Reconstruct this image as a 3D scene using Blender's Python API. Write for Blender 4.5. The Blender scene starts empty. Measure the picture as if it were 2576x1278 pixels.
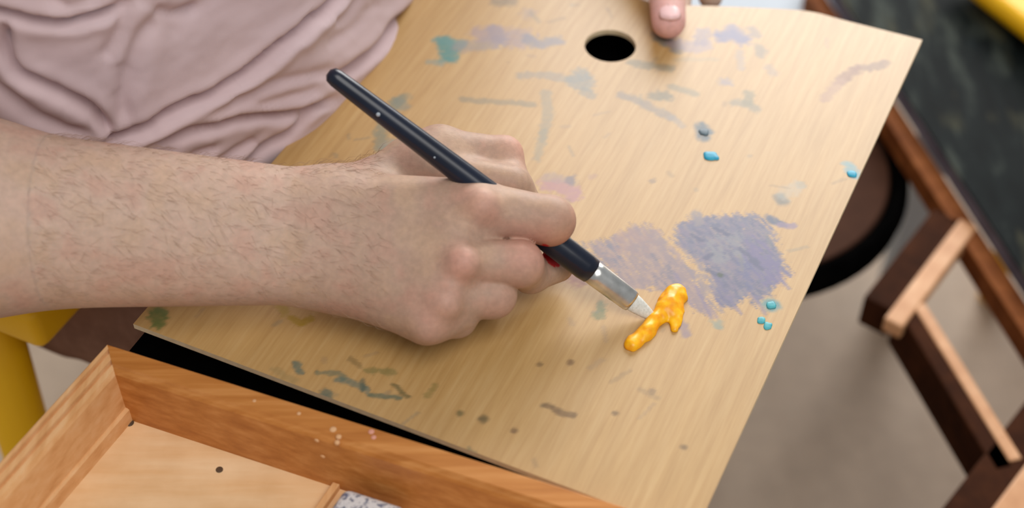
import bpy, bmesh, math
import numpy as np
from mathutils import Vector
C = bpy.context.scene.collection
rng = np.random.default_rng(7)

# ------------------------------------------------------------------ camera, world, lights, exposure
F, CX, CY = 3638.0, 1288.0, 639.0          # focal length and centre for a 2576 x 1278 picture
ZP = 0.74                                   # height of the palette's upper face
PITCH = math.radians(46.4)
CAM = np.array([0.0, -0.52/math.tan(PITCH), ZP+0.52])
FW = np.array([0, math.cos(PITCH), -math.sin(PITCH)])
RT = np.array([1.0, 0, 0])
DN = np.array([0, -math.sin(PITCH), -math.cos(PITCH)])

def P(x, y, z):                             # point at height z seen at picture position x, y
    v = FW*F + RT*(x-CX) + DN*(y-CY)
    return CAM + v*((z-CAM[2])/v[2])
def H(x, y, mm):                            # the same, height in mm above the palette
    return P(x, y, ZP+mm/1000.0)
def proj(p):
    q = p-CAM
    w = q@FW
    return CX+F*(q@RT)/w, CY+F*(q@DN)/w

cam = bpy.data.cameras.new('camera')
cam.sensor_width = 36.0
cam.lens = F/2576*36.0
cam.clip_start = 0.02
cam.dof.use_dof = True
cam.dof.focus_distance = 0.70
cam.dof.aperture_fstop = 4.6
cam_o = bpy.data.objects.new('camera', cam)
C.objects.link(cam_o)
cam_o.location = CAM
cam_o.rotation_euler = (math.pi/2-PITCH, 0, 0)
bpy.context.scene.camera = cam_o

world = bpy.data.worlds.new('world')
bpy.context.scene.world = world
world.use_nodes = True
bg = world.node_tree.nodes['Background']
bg.inputs[0].default_value = (0.93, 0.96, 1.0, 1)
bg.inputs[1].default_value = 0.33

def area(name, loc, target, size, power, col=(1, 1, 1)):
    l = bpy.data.lights.new(name, 'AREA')
    l.shape = 'RECTANGLE'; l.size = size[0]; l.size_y = size[1]
    l.energy = power; l.color = col
    o = bpy.data.objects.new(name, l); C.objects.link(o)
    o.location = loc
    o.rotation_euler = (Vector(target)-Vector(loc)).to_track_quat('-Z', 'Y').to_euler()
    return o
area('window_light', (0.9, 3.2, 2.2), (0.1, 0.1, 0.75), (2.4, 1.9), 150, (1.0, 0.985, 0.965))
area('front_fill', (0.55, -1.0, 2.8), (0.0, 0.1, 0.7), (1.6, 1.6), 34, (1.0, 0.97, 0.93))  # unseen fill added to brighten the front, no fitting behind it

vs = bpy.context.scene.view_settings
vs.view_transform = 'Standard'; vs.look = 'None'; vs.gamma = 1.0; vs.exposure = 0.0
vs.use_curve_mapping = False

# ------------------------------------------------------------------ helpers
def lin(c):
    c = np.asarray(c, float)/255.0
    return np.where(c <= 0.04045, c/12.92, ((c+0.055)/1.055)**2.4)
def rgba(c):
    return (*[float(v) for v in lin(c)], 1.0)

class NT:
    def __init__(s, name):
        s.m = bpy.data.materials.new(name); s.m.use_nodes = True
        s.t = s.m.node_tree; s.n = s.t.nodes; s.b = s.n['Principled BSDF']
    def node(s, kind, **inp):
        n = s.n.new(kind)
        for k, v in inp.items():
            n.inputs[k.replace('_', ' ')].default_value = v
        return n
    def link(s, a, b): s.t.links.new(a, b)
    def ramp(s, fac, stops):
        r = s.n.new('ShaderNodeValToRGB'); e = r.color_ramp.elements
        while len(e) < len(stops): e.new(0.5)
        for i, (p, c) in enumerate(stops):
            e[i].position = p; e[i].color = c
        s.link(fac, r.inputs[0]); return r.outputs[0]
    def coords(s, scale, rot=(0, 0, 0), kind='Object'):
        t = s.n.new('ShaderNodeTexCoord'); m = s.n.new('ShaderNodeMapping')
        m.inputs['Scale'].default_value = scale; m.inputs['Rotation'].default_value = rot
        s.link(t.outputs[kind], m.inputs[0]); return m.outputs[0]
    def noise(s, vec, scale, detail=4, rough=0.55):
        n = s.node('ShaderNodeTexNoise', Scale=scale, Detail=detail, Roughness=rough)
        s.link(vec, n.inputs['Vector']); return n.outputs['Fac']
    def mix(s, fac, a, b, mode='MIX'):
        n = s.n.new('ShaderNodeMix'); n.data_type = 'RGBA'; n.blend_type = mode
        for v, i in ((fac, 0), (a, 6), (b, 7)):
            if hasattr(v, 'links'): s.link(v, n.inputs[i])
            else: n.inputs[i].default_value = v
        return n.outputs[2]
    def bump(s, h, strength, dist):
        n = s.node('ShaderNodeBump', Strength=strength, Distance=dist)
        s.link(h, n.inputs['Height']); s.link(n.outputs[0], s.b.inputs['Normal'])
    def set(s, rough=0.5, spec=0.5, metal=0.0, **kw):
        s.b.inputs['Roughness'].default_value = rough
        s.b.inputs['Specular IOR Level'].default_value = spec
        s.b.inputs['Metallic'].default_value = metal
        for k, v in kw.items(): s.b.inputs[k.replace('_', ' ')].default_value = v
        return s

def plain(name, c1, c2, scale=60, rough=0.5, spec=0.4, metal=0.0, bump=0.0, stretch=(1, 1, 1), detail=4):
    m = NT(name); v = m.coords(stretch); f = m.noise(v, scale, detail)
    m.link(m.ramp(f, [(0.3, rgba(c1)), (0.7, rgba(c2))]), m.b.inputs['Base Color'])
    if bump: m.bump(f, bump, 0.001)
    return m.set(rough, spec, metal).m

def wood(name, c1, c2, c3, grain, scale=30, rough=0.5, spec=0.4, rot=(0, 0, 0)):
    m = NT(name); v = m.coords(grain, rot)
    f = m.noise(v, scale, 6, 0.6); f2 = m.noise(m.coords((1, 1, 1)), 9, 3)
    col = m.ramp(f, [(0.28, rgba(c1)), (0.5, rgba(c2)), (0.72, rgba(c3))])
    sh = m.ramp(f2, [(0.3, (0.86, 0.82, 0.78, 1)), (0.7, (1.05, 1.04, 1.03, 1))])
    m.link(m.mix(0.8, col, sh, 'MULTIPLY'), m.b.inputs['Base Color'])
    m.bump(f, 0.15, 0.0006)
    return m.set(rough, spec).m

ORG = {}
def obj(name, verts, faces, mat, parent=None, smooth=False, attrs=None, origin=None):
    verts = np.asarray(verts, float)
    if parent is not None:
        base = ORG[parent.name]
        org = base
    else:
        org = np.array([verts[:, 0].mean(), verts[:, 1].mean(), verts[:, 2].min()]) if origin is None else np.asarray(origin)
        base = np.zeros(3)
    me = bpy.data.meshes.new(name)
    v = verts-org
    if isinstance(faces, np.ndarray):
        k = faces.shape[1]
        me.vertices.add(len(v)); me.vertices.foreach_set('co', v.astype(np.float32).ravel())
        me.loops.add(faces.size); me.loops.foreach_set('vertex_index', faces.astype(np.int32).ravel())
        me.polygons.add(len(faces)); me.polygons.foreach_set('loop_start', np.arange(0, faces.size, k, dtype=np.int32))
        me.update(calc_edges=True); me.validate()
    else:
        me.from_pydata(v.tolist(), [], [list(map(int, f)) for f in faces]); me.update()
    me.polygons.foreach_set('use_smooth', [smooth]*len(me.polygons))
    for k, a in (attrs or {}).items():
        at = me.attributes.new(k, 'FLOAT_COLOR', 'POINT')
        at.data.foreach_set('color', a.astype(np.float32).ravel())
    if mat: me.materials.append(mat)
    o = bpy.data.objects.new(name, me); C.objects.link(o)
    if parent is not None: o.parent = parent
    else: o.location = org
    ORG[o.name] = org
    return o
def tag(o, label=None, cat=None, group=None, kind=None):
    for k, v in (('label', label), ('category', cat), ('group', group), ('kind', kind)):
        if v: o[k] = v
    return o
def thing(name, loc, label, cat, group=None):
    o = bpy.data.objects.new(name, None); C.objects.link(o); o.empty_display_size = 0.05
    o.location = loc; ORG[o.name] = np.asarray(loc, float)
    return tag(o, label, cat, group)

def bm_out(bm):
    bm.verts.ensure_lookup_table()
    for i, v in enumerate(bm.verts): v.index = i
    r = np.array([v.co[:] for v in bm.verts]), [[v.index for v in f.verts] for f in bm.faces]
    bm.free(); return r
def obox(o, ex, ey, ez, bev=0.001, seg=2):     # box from corner o and three edge vectors
    o, ex, ey, ez = [np.asarray(a, float) for a in (o, ex, ey, ez)]
    bm = bmesh.new(); vv = []
    for k in (0, 1):
        for j in (0, 1):
            for i in (0, 1): vv.append(bm.verts.new((o+ex*i+ey*j+ez*k).tolist()))
    for f in ((0, 2, 3, 1), (4, 5, 7, 6), (0, 1, 5, 4), (2, 6, 7, 3), (0, 4, 6, 2), (1, 3, 7, 5)):
        bm.faces.new([vv[i] for i in f])
    bmesh.ops.recalc_face_normals(bm, faces=bm.faces[:])
    if bev: bmesh.ops.bevel(bm, geom=bm.edges[:], offset=bev, segments=seg, profile=0.5, affect='EDGES', clamp_overlap=True)
    return bm_out(bm)
def bar(a, b, w, h, bev=0.0015, up=(0, 0, 1)):   # bar from a to b: w across, h downwards, a and b on its top centre line
    a, b = np.asarray(a, float), np.asarray(b, float)
    d = b-a; up = np.asarray(up, float)
    s = np.cross(d, up); s /= np.linalg.norm(s); u = np.cross(s, d); u /= np.linalg.norm(u)
    return obox(a-s*w/2-u*h, d, s*w, u*h, bev)
def unit(v): return v/np.linalg.norm(v)
def rings(pts, frames, closed_ends=True):       # loft: list of (n,3) rings
    n = len(pts[0]); V = np.concatenate(pts); Fc = []
    for i in range(len(pts)-1):
        for j in range(n):
            k = (j+1) % n
            Fc.append([i*n+j, i*n+k, (i+1)*n+k, (i+1)*n+j])
    if closed_ends:
        Fc.append(list(range(n))[::-1]); Fc.append([(len(pts)-1)*n+j for j in range(n)])
    return V, Fc
def lathe(a, b, prof, n=28, flat=None, side=None):   # prof: (t along a-b, radius [, flattened radius])
    a, b = np.asarray(a, float), np.asarray(b, float); d = unit(b-a)
    if side is None: side = np.array([1.0, 0, 0]) if abs(d[2]) > .98 else np.cross(d, [0, 0, 1.0])
    s = unit(side-d*(side@d)); u = np.cross(s, d)
    R = []
    for p in prof:
        c = a+(b-a)*p[0]; r2 = p[2] if len(p) > 2 else p[1]
        an = np.arange(n)*2*math.pi/n
        R.append(c+np.outer(np.cos(an), s)*p[1]+np.outer(np.sin(an), u)*r2)
    V, Fc = rings(R, None)
    bm = bmesh.new(); vv = [bm.verts.new(v.tolist()) for v in V]
    for f in Fc: bm.faces.new([vv[i] for i in f])
    bmesh.ops.recalc_face_normals(bm, faces=bm.faces[:])
    return bm_out(bm)

# value noise in numpy
_tab = rng.random((64, 64, 64))
def vnoise(x, y, z=0.0):
    x = np.asarray(x, float); y = np.asarray(y, float); z = np.zeros_like(x)+z
    xi, yi, zi = np.floor(x).astype(int), np.floor(y).astype(int), np.floor(z).astype(int)
    fx, fy, fz = x-xi, y-yi, z-zi
    fx, fy, fz = [f*f*(3-2*f) for f in (fx, fy, fz)]
    g = lambda a, b, c: _tab[(xi+a) % 64, (yi+b) % 64, (zi+c) % 64]
    l = lambda a, b, t: a+(b-a)*t
    return l(l(l(g(0,0,0), g(1,0,0), fx), l(g(0,1,0), g(1,1,0), fx), fy), l(l(g(0,0,1), g(1,0,1), fx), l(g(0,1,1), g(1,1,1), fx), fy), fz)
def fbm(x, y, z=0.0, o=4):
    s = 0; a = 0.5
    for i in range(o):
        s = s+a*vnoise(x*2**i+i*17.3, y*2**i+i*9.1, z*2**i if np.ndim(z) else z+i*5.7); a *= 0.5
    return s

# ------------------------------------------------------------------ implicit surfaces
def cone(p, a, b, ra, rb):
    a = np.asarray(a); ba = np.asarray(b)-a
    L = ba@ba+1e-12
    h = np.clip((p-a)@ba/L, 0, 1)
    return np.linalg.norm(p-a-h[:, None]*ba, axis=1)-(ra+(rb-ra)*h)
def ell(p, c, r, R=None):
    q = p-np.asarray(c)
    if R is not None: q = q@np.asarray(R).T
    r = np.asarray(r, float); k0 = np.linalg.norm(q/r, axis=1); k1 = np.linalg.norm(q/(r*r), axis=1)
    return k0*(k0-1.0)/np.maximum(k1, 1e-9)
def smin(a, b, k):
    h = np.maximum(k-np.abs(a-b), 0)/k
    return np.minimum(a, b)-h*h*k*0.25
def grad(fn, p, e=3e-4):
    g = np.stack([fn(p+np.eye(3)[i]*e)-fn(p-np.eye(3)[i]*e) for i in range(3)], 1)
    return g/(2*e)
def nets(fn, lo, hi, h, newton=1):
    lo = np.asarray(lo, float); nb = np.ceil((np.asarray(hi)-lo)/(4*h)).astype(int)
    bi = np.stack(np.meshgrid(*[np.arange(n) for n in nb], indexing='ij'), -1).reshape(-1, 3)
    dc = fn(lo+(bi*4+1.5)*h)
    D = np.repeat(np.repeat(np.repeat(dc.reshape(nb), 4, 0), 4, 1), 4, 2)
    act = np.abs(dc) < 4*h*1.15
    off = np.stack(np.meshgrid(*[np.arange(4)]*3, indexing='ij'), -1).reshape(-1, 3)
    idx = (bi[act][:, None]*4+off[None]).reshape(-1, 3)
    D[idx[:, 0], idx[:, 1], idx[:, 2]] = fn(lo+idx*h)
    S = D < 0
    co = [(i, j, k) for i in (0, 1) for j in (0, 1) for k in (0, 1)]
    n0 = np.array(D.shape)-1
    cnt = sum(S[i:i+n0[0], j:j+n0[1], k:k+n0[2]].astype(np.int8) for i, j, k in co)
    cells = np.argwhere((cnt > 0) & (cnt < 8))
    cid = -np.ones(n0, np.int64); cid[tuple(cells.T)] = np.arange(len(cells))
    val = np.stack([D[cells[:, 0]+i, cells[:, 1]+j, cells[:, 2]+k] for i, j, k in co], 1)
    acc = np.zeros((len(cells), 3)); m = np.zeros(len(cells)); ca = np.array(co, float)
    for a in range(8):
        for b in range(a+1, 8):
            if np.abs(ca[a]-ca[b]).sum() == 1:
                x = (val[:, a] < 0) != (val[:, b] < 0)
                t = np.where(x, val[:, a]/np.where(x, val[:, a]-val[:, b], 1), 0)
                acc += np.where(x[:, None], ca[a]+(ca[b]-ca[a])*t[:, None], 0); m += x
    V = lo+(cells+acc/m[:, None])*h
    Q = []
    for ax in range(3):
        sl0 = [slice(None)]*3; sl1 = [slice(None)]*3
        sl0[ax] = slice(0, -1); sl1[ax] = slice(1, None)
        e = np.argwhere(S[tuple(sl0)] != S[tuple(sl1)])
        o1, o2 = (ax+1) % 3, (ax+2) % 3
        ok = (e[:, o1] > 0) & (e[:, o2] > 0) & (e[:, o1] < n0[o1]) & (e[:, o2] < n0[o2])
        e = e[ok]; ins = S[tuple(e.T)]
        q = []
        for d1, d2 in ((-1, -1), (0, -1), (0, 0), (-1, 0)):
            c = e.copy(); c[:, o1] += d1; c[:, o2] += d2; q.append(cid[tuple(c.T)])
        q = np.stack(q, 1); q[~ins] = q[~ins][:, ::-1]; Q.append(q)
    Q = np.concatenate(Q); Q = Q[(Q >= 0).all(1)]
    for _ in range(newton):
        g = grad(fn, V); d = fn(V); g2 = np.maximum((g*g).sum(1), 0.2)
        V = V-g*np.clip(d/g2, -h, h)[:, None]
    return V, Q

def crom(pts, n=8):
    p = np.asarray(pts, float); p = np.vstack([2*p[0]-p[1], p, 2*p[-1]-p[-2]]); out = []
    for i in range(1, len(p)-2):
        for t in np.arange(n)/n:
            a, b, c, d = p[i-1:i+3]
            out.append(0.5*((2*b)+(c-a)*t+(2*a-5*b+4*c-d)*t*t+(3*b-a-3*c+d)*t**3))
    out.append(p[-2]); return np.array(out)
def polydist(q, pl):                            # distance, signed side and position along a polyline
    best = np.full(len(q), 1e9); side = np.zeros(len(q)); pos = np.zeros(len(q))
    for i in range(len(pl)-1):
        a, b = pl[i], pl[i+1]; ab = b-a
        t = np.clip(((q-a)@ab)/(ab@ab+1e-12), 0, 1)
        r = q-a-t[:, None]*ab; d = np.hypot(r[:, 0], r[:, 1]); k = d < best
        best = np.where(k, d, best); side = np.where(k, np.sign(ab[0]*r[:, 1]-ab[1]*r[:, 0]), side); pos = np.where(k, (i+t)/(len(pl)-1), pos)
    return best, side, pos

# ------------------------------------------------------------------ materials
M_pine = wood('pine', (182, 118, 62), (205, 143, 84), (222, 166, 108), (1, 12, 12), 14, 0.45)
M_honey = wood('honey_pine', (168, 96, 38), (190, 116, 54), (208, 138, 74), (4, 4, 60), 6, 0.42)
M_tray = wood('pale_ply', (200, 152, 98), (216, 172, 120), (226, 188, 140), (12, 3, 3), 8, 0.5)
M_brown = wood('brown_wood', (104, 56, 24), (132, 76, 36), (156, 96, 52), (3, 3, 3), 16, 0.7, 0.15)
M_dark = wood('dark_wood', (44, 22, 10), (58, 30, 15), (72, 39, 20), (3, 3, 3), 16, 0.8, 0.08)  # on the easel bars this tone carries the shade of their dark faces
M_lit_face = wood('lit_face_wood', (186, 132, 88), (205, 152, 108), (220, 172, 130), (3, 3, 3), 14, 0.5)  # light on the easel bars, put into the colour
M_yellow = plain('yellow_plastic', (246, 184, 0), (252, 196, 4), 8, 0.45, 0.4)
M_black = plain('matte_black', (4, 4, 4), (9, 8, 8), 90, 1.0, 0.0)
M_pale = plain('pale_blue_grey_paint', (168, 178, 188), (180, 189, 198), 12, 0.5)

# ------------------------------------------------------------------ floor
m = NT('floor_concrete'); v = m.coords((1, 0.22, 1))
f = m.noise(v, 7, 5); f2 = m.noise(m.coords((1, 1, 1)), 40, 4)
c = m.ramp(f, [(0.3, rgba((160, 141, 123))), (0.7, rgba((182, 163, 144)))])
c2 = m.ramp(f2, [(0.3, (0.93, 0.93, 0.93, 1)), (0.7, (1.04, 1.04, 1.04, 1))])
m.link(m.mix(1.0, c, c2, 'MULTIPLY'), m.b.inputs['Base Color']); m.set(0.6, 0.3)
vv, ff = obox((-3.0, -3.0, -0.05), (6, 0, 0), (0, 6.5, 0), (0, 0, 0.05), 0)
tag(obj('floor', vv, ff, m.m), 'grey brown studio floor', None, kind='structure')

M_wall = plain('white_plaster', (214, 214, 210), (222, 222, 219), 6, 0.85, 0.2)
for nm, a_ in (('wall_back', (((-3, 3.5, 0), (6, 0, 0), (0, .1, 0), (0, 0, .9)), ((-3, 3.5, 2.9), (6, 0, 0), (0, .1, 0), (0, 0, .5)), ((-3, 3.5, .9), (2.6, 0, 0), (0, .1, 0), (0, 0, 2)), ((2.2, 3.5, .9), (.8, 0, 0), (0, .1, 0), (0, 0, 2)))),
               ('wall_left', (((-3.1, -3, 0), (.1, 0, 0), (0, 6.6, 0), (0, 0, 3.4)),))):
    vv, ff = [], []
    for b_ in a_:
        v_, f_ = obox(*b_, 0); ff += [[i_+sum(len(x) for x in vv) for i_ in q_] for q_ in f_]; vv.append(v_)
    tag(obj(nm, np.concatenate(vv), ff, M_wall), 'white studio wall', kind='structure')
vv, ff = [], []
for b_ in (((-.4, 3.5, .9), (.06, 0, 0), (0, .08, 0), (0, 0, 2)), ((2.14, 3.5, .9), (.06, 0, 0), (0, .08, 0), (0, 0, 2)), ((.87, 3.5, .9), (.06, 0, 0), (0, .08, 0), (0, 0, 2)), ((-.4, 3.5, .9), (2.6, 0, 0), (0, .08, 0), (0, 0, .06)), ((-.4, 3.5, 2.84), (2.6, 0, 0), (0, .08, 0), (0, 0, .06))):
    v_, f_ = obox(*b_, 0); ff += [[i_+sum(len(x) for x in vv) for i_ in q_] for q_ in f_]; vv.append(v_)
tag(obj('window_1', np.concatenate(vv), ff, M_wall), 'white window frame', kind='structure')

# ------------------------------------------------------------------ palette
BL, BR, TR, TL = [P(x, y, ZP)[:2] for x, y in ((335, 815), (1746, 1345), (2320, 100), (1193, -182))]
U = unit(BR-BL); Vv = np.array([-U[1], U[0]])
NU, NV = 315, 410
notch = crom([(0.0, 0), (0.07, 0), (0.095, 0.016), (0.118, 0.028), (0.138, 0.027), (0.165, 0.017), (0.19, 0.008), (0.216, 0.0), (0.24, 0), (0.29, 0)], 6)
uu, vv = np.meshgrid(np.linspace(0, 1, NU), np.linspace(0, 1, NV), indexing='ij')
topcut = np.interp(uu*0.283, notch[:, 0], notch[:, 1])
vv2 = vv*(1-topcut/0.367)
XY = (BL*(1-uu)[..., None]+BR*uu[..., None])*(1-vv2)[..., None]+(TL*(1-uu)[..., None]+TR*uu[..., None])*vv2[..., None]
XY = XY.reshape(-1, 2)
hc = P(1535, 115, ZP)[:2]; hr = 0.0148
ids = np.arange(NU*NV).reshape(NU, NV)
fc = np.stack([ids[:-1, :-1], ids[1:, :-1], ids[1:, 1:], ids[:-1, 1:]], -1).reshape(-1, 4)
cen = XY[fc].mean(1)
keep = np.linalg.norm(cen-hc, axis=1) > hr
fc = fc[keep]
e = np.concatenate([fc[:, [i, (i+1) % 4]] for i in range(4)])
key = e[:, 0]*10**7+e[:, 1]; rev = e[:, 1]*10**7+e[:, 0]
be = e[~np.isin(key, rev)]
bv = np.unique(be); r = XY[bv]-hc; d = np.linalg.norm(r, axis=1); s = d < hr+0.003
XY[bv[s]] = hc+r[s]/d[s][:, None]*hr
used = np.unique(fc); remap = -np.ones(len(XY), int); remap[used] = np.arange(len(used))
XY = XY[used]; fc = remap[fc]; be = remap[be]; n = len(XY)

# paint on the palette: strokes (picture points, width mm, colour, opacity, raggedness)
cmm = lambda pts: np.array([P(x, y, ZP)[:2]*1000 for x, y in pts])
q = XY*1000
wx = (fbm(q[:, 0]/2.2, q[:, 1]/2.2, 1.0)-0.47)*1.0; wy = (fbm(q[:, 0]/2.2, q[:, 1]/2.2, 9.0)-0.47)*1.0
qu = (q/1000-BL)@U*1000; qv = (q/1000-BL)@Vv*1000
col = np.zeros((n, 3)); alp = np.zeros(n)
def over(c, a):
    global col, alp
    c = lin(c)*0.57; na = a+alp*(1-a)
    col = (c*a[:, None]+col*(alp*(1-a))[:, None])/np.maximum(na, 1e-6)[:, None]; alp = na
def sm(x, a, b):
    t = np.clip((x-a)/(b-a), 0, 1); return t*t*(3-2*t)
def stroke(pts, w, c, a=0.8, rag=1.0, soft=0.6):
    pl = crom(cmm(pts), 4) if len(pts) > 1 else np.vstack([cmm(pts), cmm(pts)+0.01])
    qq = q+np.stack([wx, wy], 1)*rag*w*0.9
    lo, hi = pl.min(0)-3*w-4, pl.max(0)+3*w+4
    k = ((qq > lo) & (qq < hi)).all(1)
    d = np.full(n, 1e3); d[k] = polydist(qq[k], pl)[0]
    over(c, a*(1-sm(d, w*(0.5-0.5*soft*0.6), w*(0.5+soft*0.6)))*(0.75+0.5*fbm(q[:, 0]/1.5, q[:, 1]/1.5, 4.0)))
def patch(pts, c, a, ang=None, thr=0.45, seed=0.0, soft=2.0, fine=1.1, longs=9.0):
    poly = cmm(pts); qq = q+np.stack([wx, wy], 1)*6
    ins = np.zeros(n, bool); dist = polydist(qq, np.vstack([poly, poly[:1]]))[0]
    j = len(poly)-1
    for i in range(len(poly)):
        xi, yi = poly[i]; xj, yj = poly[j]
        ins ^= ((yi > qq[:, 1]) != (yj > qq[:, 1])) & (qq[:, 0] < (xj-xi)*(qq[:, 1]-yi)/(yj-yi+1e-9)+xi); j = i
    sd = np.where(ins, dist, -dist)
    dirv = cmm([(1700, 600)])[0]-cmm([(1700+ang[0], 600+ang[1])])[0]; dirv = unit(dirv)
    a1 = q@dirv; a2 = q@np.array([-dirv[1], dirv[0]])
    nz = fbm(a1/longs+seed, a2/fine, seed*3.1, 4)/0.94; ny = fbm(a1/3.0+seed*2, a2/1.6, seed*1.7, 3)/0.875
    over(c, a*sm(np.minimum(sd/soft, 2.2)+(nz-.5)*6, 0, 1.5)*sm(.35*nz+.65*ny, thr-.09, thr+.09))
purple = [(1690, 575), (1740, 545), (1820, 540), (1900, 535), (1945, 575), (1965, 640), (1995, 690), (1960, 695), (1945, 740), (1900, 770), (1880, 745), (1850, 775), (1800, 770), (1785, 690), (1730, 640), (1700, 610)]
pinkish = [(1460, 610), (1530, 600), (1600, 560), (1650, 575), (1700, 620), (1730, 660), (1770, 720), (1810, 800), (1760, 790), (1690, 730), (1620, 735), (1560, 720), (1510, 670)]
D1 = (1, 1.15)
patch(pinkish, (184, 152, 146), 0.85, D1, 0.30, 1.3)
patch(pinkish, (156, 134, 142), 0.7, D1, 0.48, 5.1)
patch([(1540, 590), (1620, 560), (1660, 580), (1640, 640), (1560, 640)], (182, 142, 136), 0.6, D1, 0.45, 4.1)
patch([(1450, 610), (1540, 600), (1580, 690), (1520, 690)], (126, 124, 146), 0.8, D1, 0.47, 2.2)
patch([(1640, 640), (1700, 650), (1720, 720), (1660, 730)], (122, 116, 136), 0.75, D1, 0.5, 2.9)
patch(purple, (146, 136, 148), 0.95, D1, 0.28, 3.3)
patch(purple, (114, 114, 148), 0.85, D1, 0.46, 7.7)
patch(purple, (142, 124, 150), 0.7, D1, 0.52, 1.9)
patch(purple, (90, 96, 134), 0.8, D1, 0.56, 4.4)
patch([(1890, 580), (1950, 640), (1990, 700), (1920, 730), (1870, 660)], (118, 106, 158), 0.85, D1, 0.42, 6.4)
patch([(1850, 640), (1900, 650), (1900, 750), (1860, 720)], (98, 102, 152), 0.8, D1, 0.45, 2.7)
patch([(1760, 600), (1870, 580), (1880, 660), (1790, 670)], (152, 152, 158), 0.7, D1, 0.48, 8.8)
patch([(1700, 610), (1800, 680), (1840, 810), (1750, 740)], (154, 138, 146), 0.75, D1, 0.46, 9.3)
patch([(1785, 690), (1815, 690), (1850, 790), (1800, 770)], (112, 106, 150), 0.8, D1, 0.45, 5.6)
for a_, b_ in (((1800, 575), (1830, 590)), ((1860, 625), (1905, 660)), ((1890, 655), (1915, 675)), ((1740, 590), (1765, 605)), ((1790, 640), (1775, 650)), ((1780, 680), (1800, 690))):
    stroke([a_, b_], 2.2, (76, 82, 124), 0.85)
stroke([(1812, 692)], 2.6, (40, 66, 48), 1, 0.4)
for x in ((1945, 685), (1985, 725)), ((1900, 745), (1925, 790)), ((1830, 745), (1865, 790)), ((1750, 720), (1790, 800)), ((1700, 690), (1740, 770)):
    stroke(x, 1.6, (136, 122, 158), 0.65)
# upper, out of focus marks
stroke([(1120, 105), (1132, 125), (1128, 145)], 9, (86, 164, 156), 0.95)
stroke([(1105, 100), (1160, 112)], 6, (110, 172, 166), 0.8)
stroke([(1080, 155), (1110, 160)], 4, (160, 176, 160), 0.6)
stroke([(1160, 118), (1200, 115), (1250, 105)], 9, (168, 160, 158), 0.6)
stroke([(1220, 85), (1260, 90), (1310, 95)], 14, (186, 160, 168), 0.65)
stroke([(1240, 75), (1260, 100)], 8, (166, 152, 168), 0.6)
stroke([(1330, 95), (1355, 110), (1400, 103)], 7, (150, 148, 160), 0.75)
stroke([(1330, 35)], 8, (184, 160, 152), 0.5)
stroke([(1250, 5), (1290, 3)], 7, (130, 120, 100), 0.6)
stroke([(1310, 190), (1380, 190), (1430, 200), (1470, 195)], 5, (164, 160, 148), 0.55)
stroke([(1440, 205), (1475, 215), (1460, 185)], 8, (140, 152, 150), 0.65)
stroke([(1470, 230), (1490, 240)], 5, (150, 152, 140), 0.6)
stroke([(1165, 250), (1240, 256), (1340, 262)], 4, (150, 146, 120), 0.55)
stroke([(1375, 235), (1378, 290), (1362, 350)], 5, (176, 166, 138), 0.6)
stroke([(1350, 400), (1372, 330)], 4, (170, 166, 140), 0.5)
stroke([(1015, 245), (985, 270), (960, 320), (958, 370)], 6, (150, 160, 138), 0.7)
stroke([(990, 360), (975, 375)], 7, (178, 178, 166), 0.7)
stroke([(1000, 255), (1015, 270)], 6, (150, 162, 148), 0.6)
stroke([(1660, 92), (1690, 110), (1705, 120)], 8, (120, 138, 132), 0.8)
stroke([(1700, 110), (1740, 118), (1770, 115)], 9, (188, 162, 164), 0.7)
stroke([(1770, 80), (1760, 105)], 7, (160, 142, 158), 0.7)
stroke([(1815, 92), (1840, 88), (1868, 98)], 9, (122, 122, 166), 0.9)
stroke([(1838, 70), (1845, 90)], 7, (140, 132, 164), 0.8)
stroke([(1895, 75), (1900, 85)], 6, (160, 140, 128), 0.7)
stroke([(1908, 118), (1915, 135)], 6, (166, 146, 118), 0.8)
stroke([(1860, 130), (1865, 170)], 4, (190, 168, 152), 0.6)
stroke([(1935, 170), (1945, 185)], 5, (188, 162, 140), 0.6)
stroke([(1590, 158), (1650, 168), (1685, 172)], 5, (150, 138, 100), 0.75)
stroke([(1700, 150), (1802, 150)], 3, (196, 176, 130), 0.4)
stroke([(1645, 242), (1675, 243)], 7, (142, 132, 102), 0.85)
stroke([(1690, 218), (1750, 236)], 4, (160, 148, 112), 0.7)
stroke([(1565, 240), (1605, 254), (1650, 278), (1690, 295)], 5, (152, 140, 128), 0.7)
stroke([(1690, 295), (1715, 315)], 4, (180, 164, 146), 0.6)
stroke([(1820, 205), (1830, 207)], 5, (178, 160, 158), 0.8)
stroke([(1848, 258), (1880, 262), (1900, 275)], 5, (166, 150, 116), 0.8)
stroke([(1882, 235), (1884, 262)], 5, (158, 144, 104), 0.8)
stroke([(2230, 158), (2190, 170), (2150, 172)], 5, (168, 122, 80), 0.9)
stroke([(2155, 175), (2130, 190), (2115, 205)], 6, (168, 110, 66), 0.9)
stroke([(2115, 205), (2075, 250)], 5, (202, 150, 112), 0.75)
stroke([(1765, 318), (1770, 345)], 6, (84, 104, 112), 0.95, 0.6)
stroke([(1785, 332), (1765, 330)], 4, (96, 114, 120), 0.95, 0.6)
stroke([(2135, 415), (2145, 435), (2160, 440)], 5, (126, 190, 200), 0.8)
stroke([(1963, 498), (1968, 505)], 6, (126, 124, 112), 0.9, 0.5)
stroke([(2015, 465)], 5, (176, 172, 150), 0.6)
stroke([(1975, 490), (2000, 470)], 7, (212, 206, 186), 0.4)
stroke([(1935, 548), (1950, 558), (1965, 565)], 4, (88, 100, 130), 0.95)
stroke([(1960, 566), (1995, 568)], 3.5, (158, 132, 160), 0.8)
stroke([(1750, 535), (1760, 560)], 4, (160, 146, 146), 0.8)
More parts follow.
